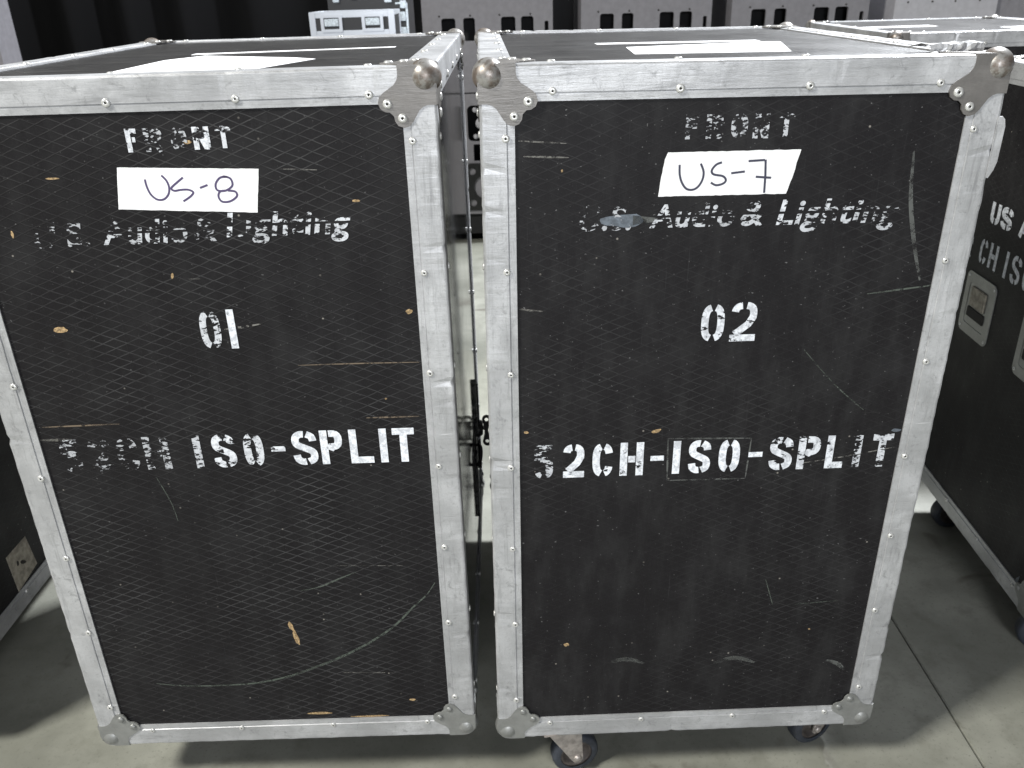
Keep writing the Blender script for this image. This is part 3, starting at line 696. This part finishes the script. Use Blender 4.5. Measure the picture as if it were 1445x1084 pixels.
# ================================================================== CASE behind it and CASE at the left edge
Dc, zd = flight_case((1.285, 3.0, 0), R(-1.5), 0, 'black flight case standing behind the case stencilled 02, only its pale scuffed top rails showing', H=1.188, W=.80, D=.95, seed=91, front='front_b',
                     casters=((.1, .1, 0, 0), (.7, .1, 0, 0), (.1, .85, 0, 0), (.7, .85, 0, 0)))
top_tape(Dc, 'tape_label', [(60, 420), (330, 430), (330, 520), (60, 500)], zd); top_tape(Dc, 'tape_label', [(480, 160), (700, 150), (710, 300), (480, 280)], zd)
Ec, ze = flight_case((-1.2235, 1.36, 0), R(89.6), 0, 'dark flight case at the left edge, side on, with a buff paper label low down', H=1.0, W=.95, D=.75, seed=101, front='front_b',
                     casters=((.1, .08, R(90), 0), (.85, .08, R(90), 0), (.1, .6, 0, 0), (.85, .6, 0, 0)))
oe = 226+0
lb = quad_tape(Ec, 'paper_label', [(oe+107, 1000*ze-296), (oe+197, 1000*ze-296), (oe+209, 1000*ze-204), (oe+112, 1000*ze-190)], ze, 'kraft')
chip(lb, oe+160, 1000*ze-245, 26, 9, ze, 'hole', .6, 'ink_mark', .0040); chip(lb, oe+140, 1000*ze-255, 8, 14, ze, 'hole', .2, 'ink_mark', .0040)

# ================================================================== grey cabinets in the background
def cabinet(x0, w_, y, label, m='cab', slots=True, dp=.55):
    root = empty('speaker_cabinet', (x0, y, 0)); tag(root, label, 'speaker cabinet', 'grey cabinets in a row at the back')
    mp = lambda a, b, d: Vector((a, d, b))
    k = w_/.76; H0, H1 = .10, 1.95
    holes = []
    if slots:
        for a, b in ((.11, .192), (.238, .306), (.458, .542), (.575, .648)):
            holes.append(rrect(a*k, 1.215, b*k, 1.340, .014))
        holes.append(rrect(.712*k, 1.245, .735*k, 1.312, .008))
    bm = bmesh.new(); prism(bm, [(0, .927), (w_, .927), (w_, H1), (0, H1)], holes, mp, 0, .018); link('upper_front', mesh('upper_front', bm), m, root)
    lh = []
    if slots: lh = [rrect(.235*k, .640, .330*k, .852, .030), rrect(.265*k, .520, .345*k, .622, .006), rrect(.43*k, .640, .525*k, .852, .030)]
    bm = bmesh.new(); prism(bm, [(0, .19), (w_, .19), (w_, .919), (0, .919)], lh, mp, 0, .018); link('lower_front', mesh('lower_front', bm), m, root)
    bm = bmesh.new(); box(bm, (0, .0182, .927), (.015, dp, H1)); box(bm, (w_-.015, .0182, .927), (w_, dp, H1)); box(bm, (.0152, .0182, H1-.015), (w_-.0152, dp, H1))
    box(bm, (0, .0182, .19), (.015, dp, .919)); box(bm, (w_-.015, .0182, .19), (w_, dp, .919)); link('side_wall', mesh('side_wall', bm), m, root)
    boxo('inner_wall', (.016, .12, .2), (w_-.016, .14, H1-.02), 'void', root)
    bm = bmesh.new(); box(bm, (.02, .03, .055), (w_-.02, dp-.01, .188)); 
    link('dolly', mesh('dolly', bm), 'void', root)
    for a in (.08, w_-.08):
        for b in (.06, dp-.07):
            bm = bmesh.new(); lathe(bm, [(0, -.012), (.026, -.012), (.0265, .012), (0, .012)], 16); link('wheel', mesh('wheel', bm), 'void', root, (a, b, .0268), (0, R(90), 0))
    if slots:
        bm = bmesh.new(); cx = .283*k+.012
        prism(bm, [(cx-.090, .215), (cx+.085, .215), (cx+.098, .245), (cx+.098, .465), (cx+.085, .505), (cx+.03, .508), (cx-.06, .508), (cx-.098, .475), (cx-.105, .245)],
              [circ(cx-.045, .458, .022, 14), circ(cx-.045, .262, .022, 14), circ(cx+.035, .36, .072, 24)], mp, -.012, -.002)
        link('rigging_plate', mesh('rigging_plate', bm), 'black_metal', root)
        for z in (.825, .668):
            bm = bmesh.new(); lathe(bm, [(0, 0), (.015, 0), (.015, .004), (0, .005)], 14); link('pin', mesh('pin', bm), 'cab_light', root, (.283*k, .010, z), (R(90), 0, 0))
        bm = bmesh.new(); lathe(bm, [(0, 0), (.034, 0), (.034, .004), (0, .005)], 18); link('pin', mesh('pin', bm), 'cab_light', root, (.318*k, .012, .745), (R(90), 0, 0))
    for a in (.12, .30, .47, .65):
        bm = bmesh.new(); lathe(bm, [(.006, -.001), (.006, .002), (0, .003)], 8); link('screw', mesh('screw', bm), 'hole', root, (a*k-.02, 0, 1.352), (R(90), 0, 0))
    return root
cabinet(-.458, .76, 5.4, 'grey slotted speaker cabinet seen through the gap between cases 01 and 02')
cabinet(.467, .76, 5.4, 'grey slotted speaker cabinet behind the middle of case 02')
cabinet(1.343, .80, 5.4, 'grey slotted speaker cabinet between the pale plain one and another slotted one')
cabinet(2.301, .60, 5.42, 'pale grey plain cabinet at the right end of the row', 'cab_light', False)
cabinet(2.915, .60, 5.46, 'grey plain cabinet cut off by the right edge behind the pale one', 'cab', False)
cabinet(-3.70, .76, 5.4, 'grey slotted speaker cabinet in the top left corner', dp=.22)

# ================================================================== small aluminium case, black case and their support
sup_ = empty('storage_case', (-.98, 3.24, 0)); tag(sup_, 'tall plain black storage case under the small aluminium case', 'storage case')
boxo('case_body', (.004, .004, .02), (.631, .70, 1.326), 'black_plain', sup_)
for x in (0, .615):
    for y in (0, .684): boxo('corner_rail', (x, y, .018), (x+.02, y+.02, 1.330), 'black_metal', sup_)
sc = empty('small_flight_case', (-.680, 3.30, 1.331)); tag(sc, 'small bright aluminium edged case with two catches, on top behind case 01', 'equipment case')
W2, H2, D2 = .302, .107, .20
boxo('case_body', (.003, .003, .003), (W2-.003, D2-.003, H2-.003), 'black_plain', sc)
for z0, z1 in ((0, .045), (H2-.020, H2)):
    boxo('edge_rail', (.022, 0, z0), (W2-.022, .014, z1), 'chrome', sc, .001); boxo('edge_rail', (.022, D2-.014, z0), (W2-.022, D2, z1), 'chrome', sc, .001)
for x in (0, W2-.0215):
    for y in (0, D2-.014): boxo('edge_rail', (x, y, 0), (x+.0215, y+.014, H2), 'chrome', sc, .001)
    boxo('edge_rail', (x, .0145, H2-.016), (x+.0215, D2-.0145, H2), 'chrome', sc, .001)
for cx in (.078, .224):
    bm = bmesh.new(); mp = lambda a, b, d: Vector((a, d, b))
    prism(bm, rrect(cx-.038, .040, cx+.038, .098, .004), [rrect(cx-.027, .050, cx+.027, .088, .003)], mp, -.0035, .004); o = link('catch_dish', mesh('catch_dish', bm), 'chrome', sc)
    bm = bmesh.new(); box(bm, (cx-.025, -.004, .060), (cx+.025, .002, .084), .001); link('catch', mesh('catch', bm), 'catch', o)
bk = empty('black_case', (-.668, 3.62, 1.331)); tag(bk, 'black case with bright catches standing behind the small aluminium case', 'equipment case')
boxo('case_body', (0, 0, 0), (.308, .26, .16), 'black_plain', bk, .004)
for a, b, s in ((.035, .145, .012), (.10, .155, .012), (.235, .142, .014), (.285, .02, .014), (.285, .075, .014), (.292, .118, .012)):
    boxo('catch', (a-s, -.010, b-s), (a+s, -.0005, b+s*1.3), 'catch', bk, .002)
boxo('edge_strip', (.300, -.004, 0), (.308, -.0005, .125), 'catch', bk)
boxo('edge_strip', (.262, -.004, .121), (.299, -.0005, .127), 'catch', bk)
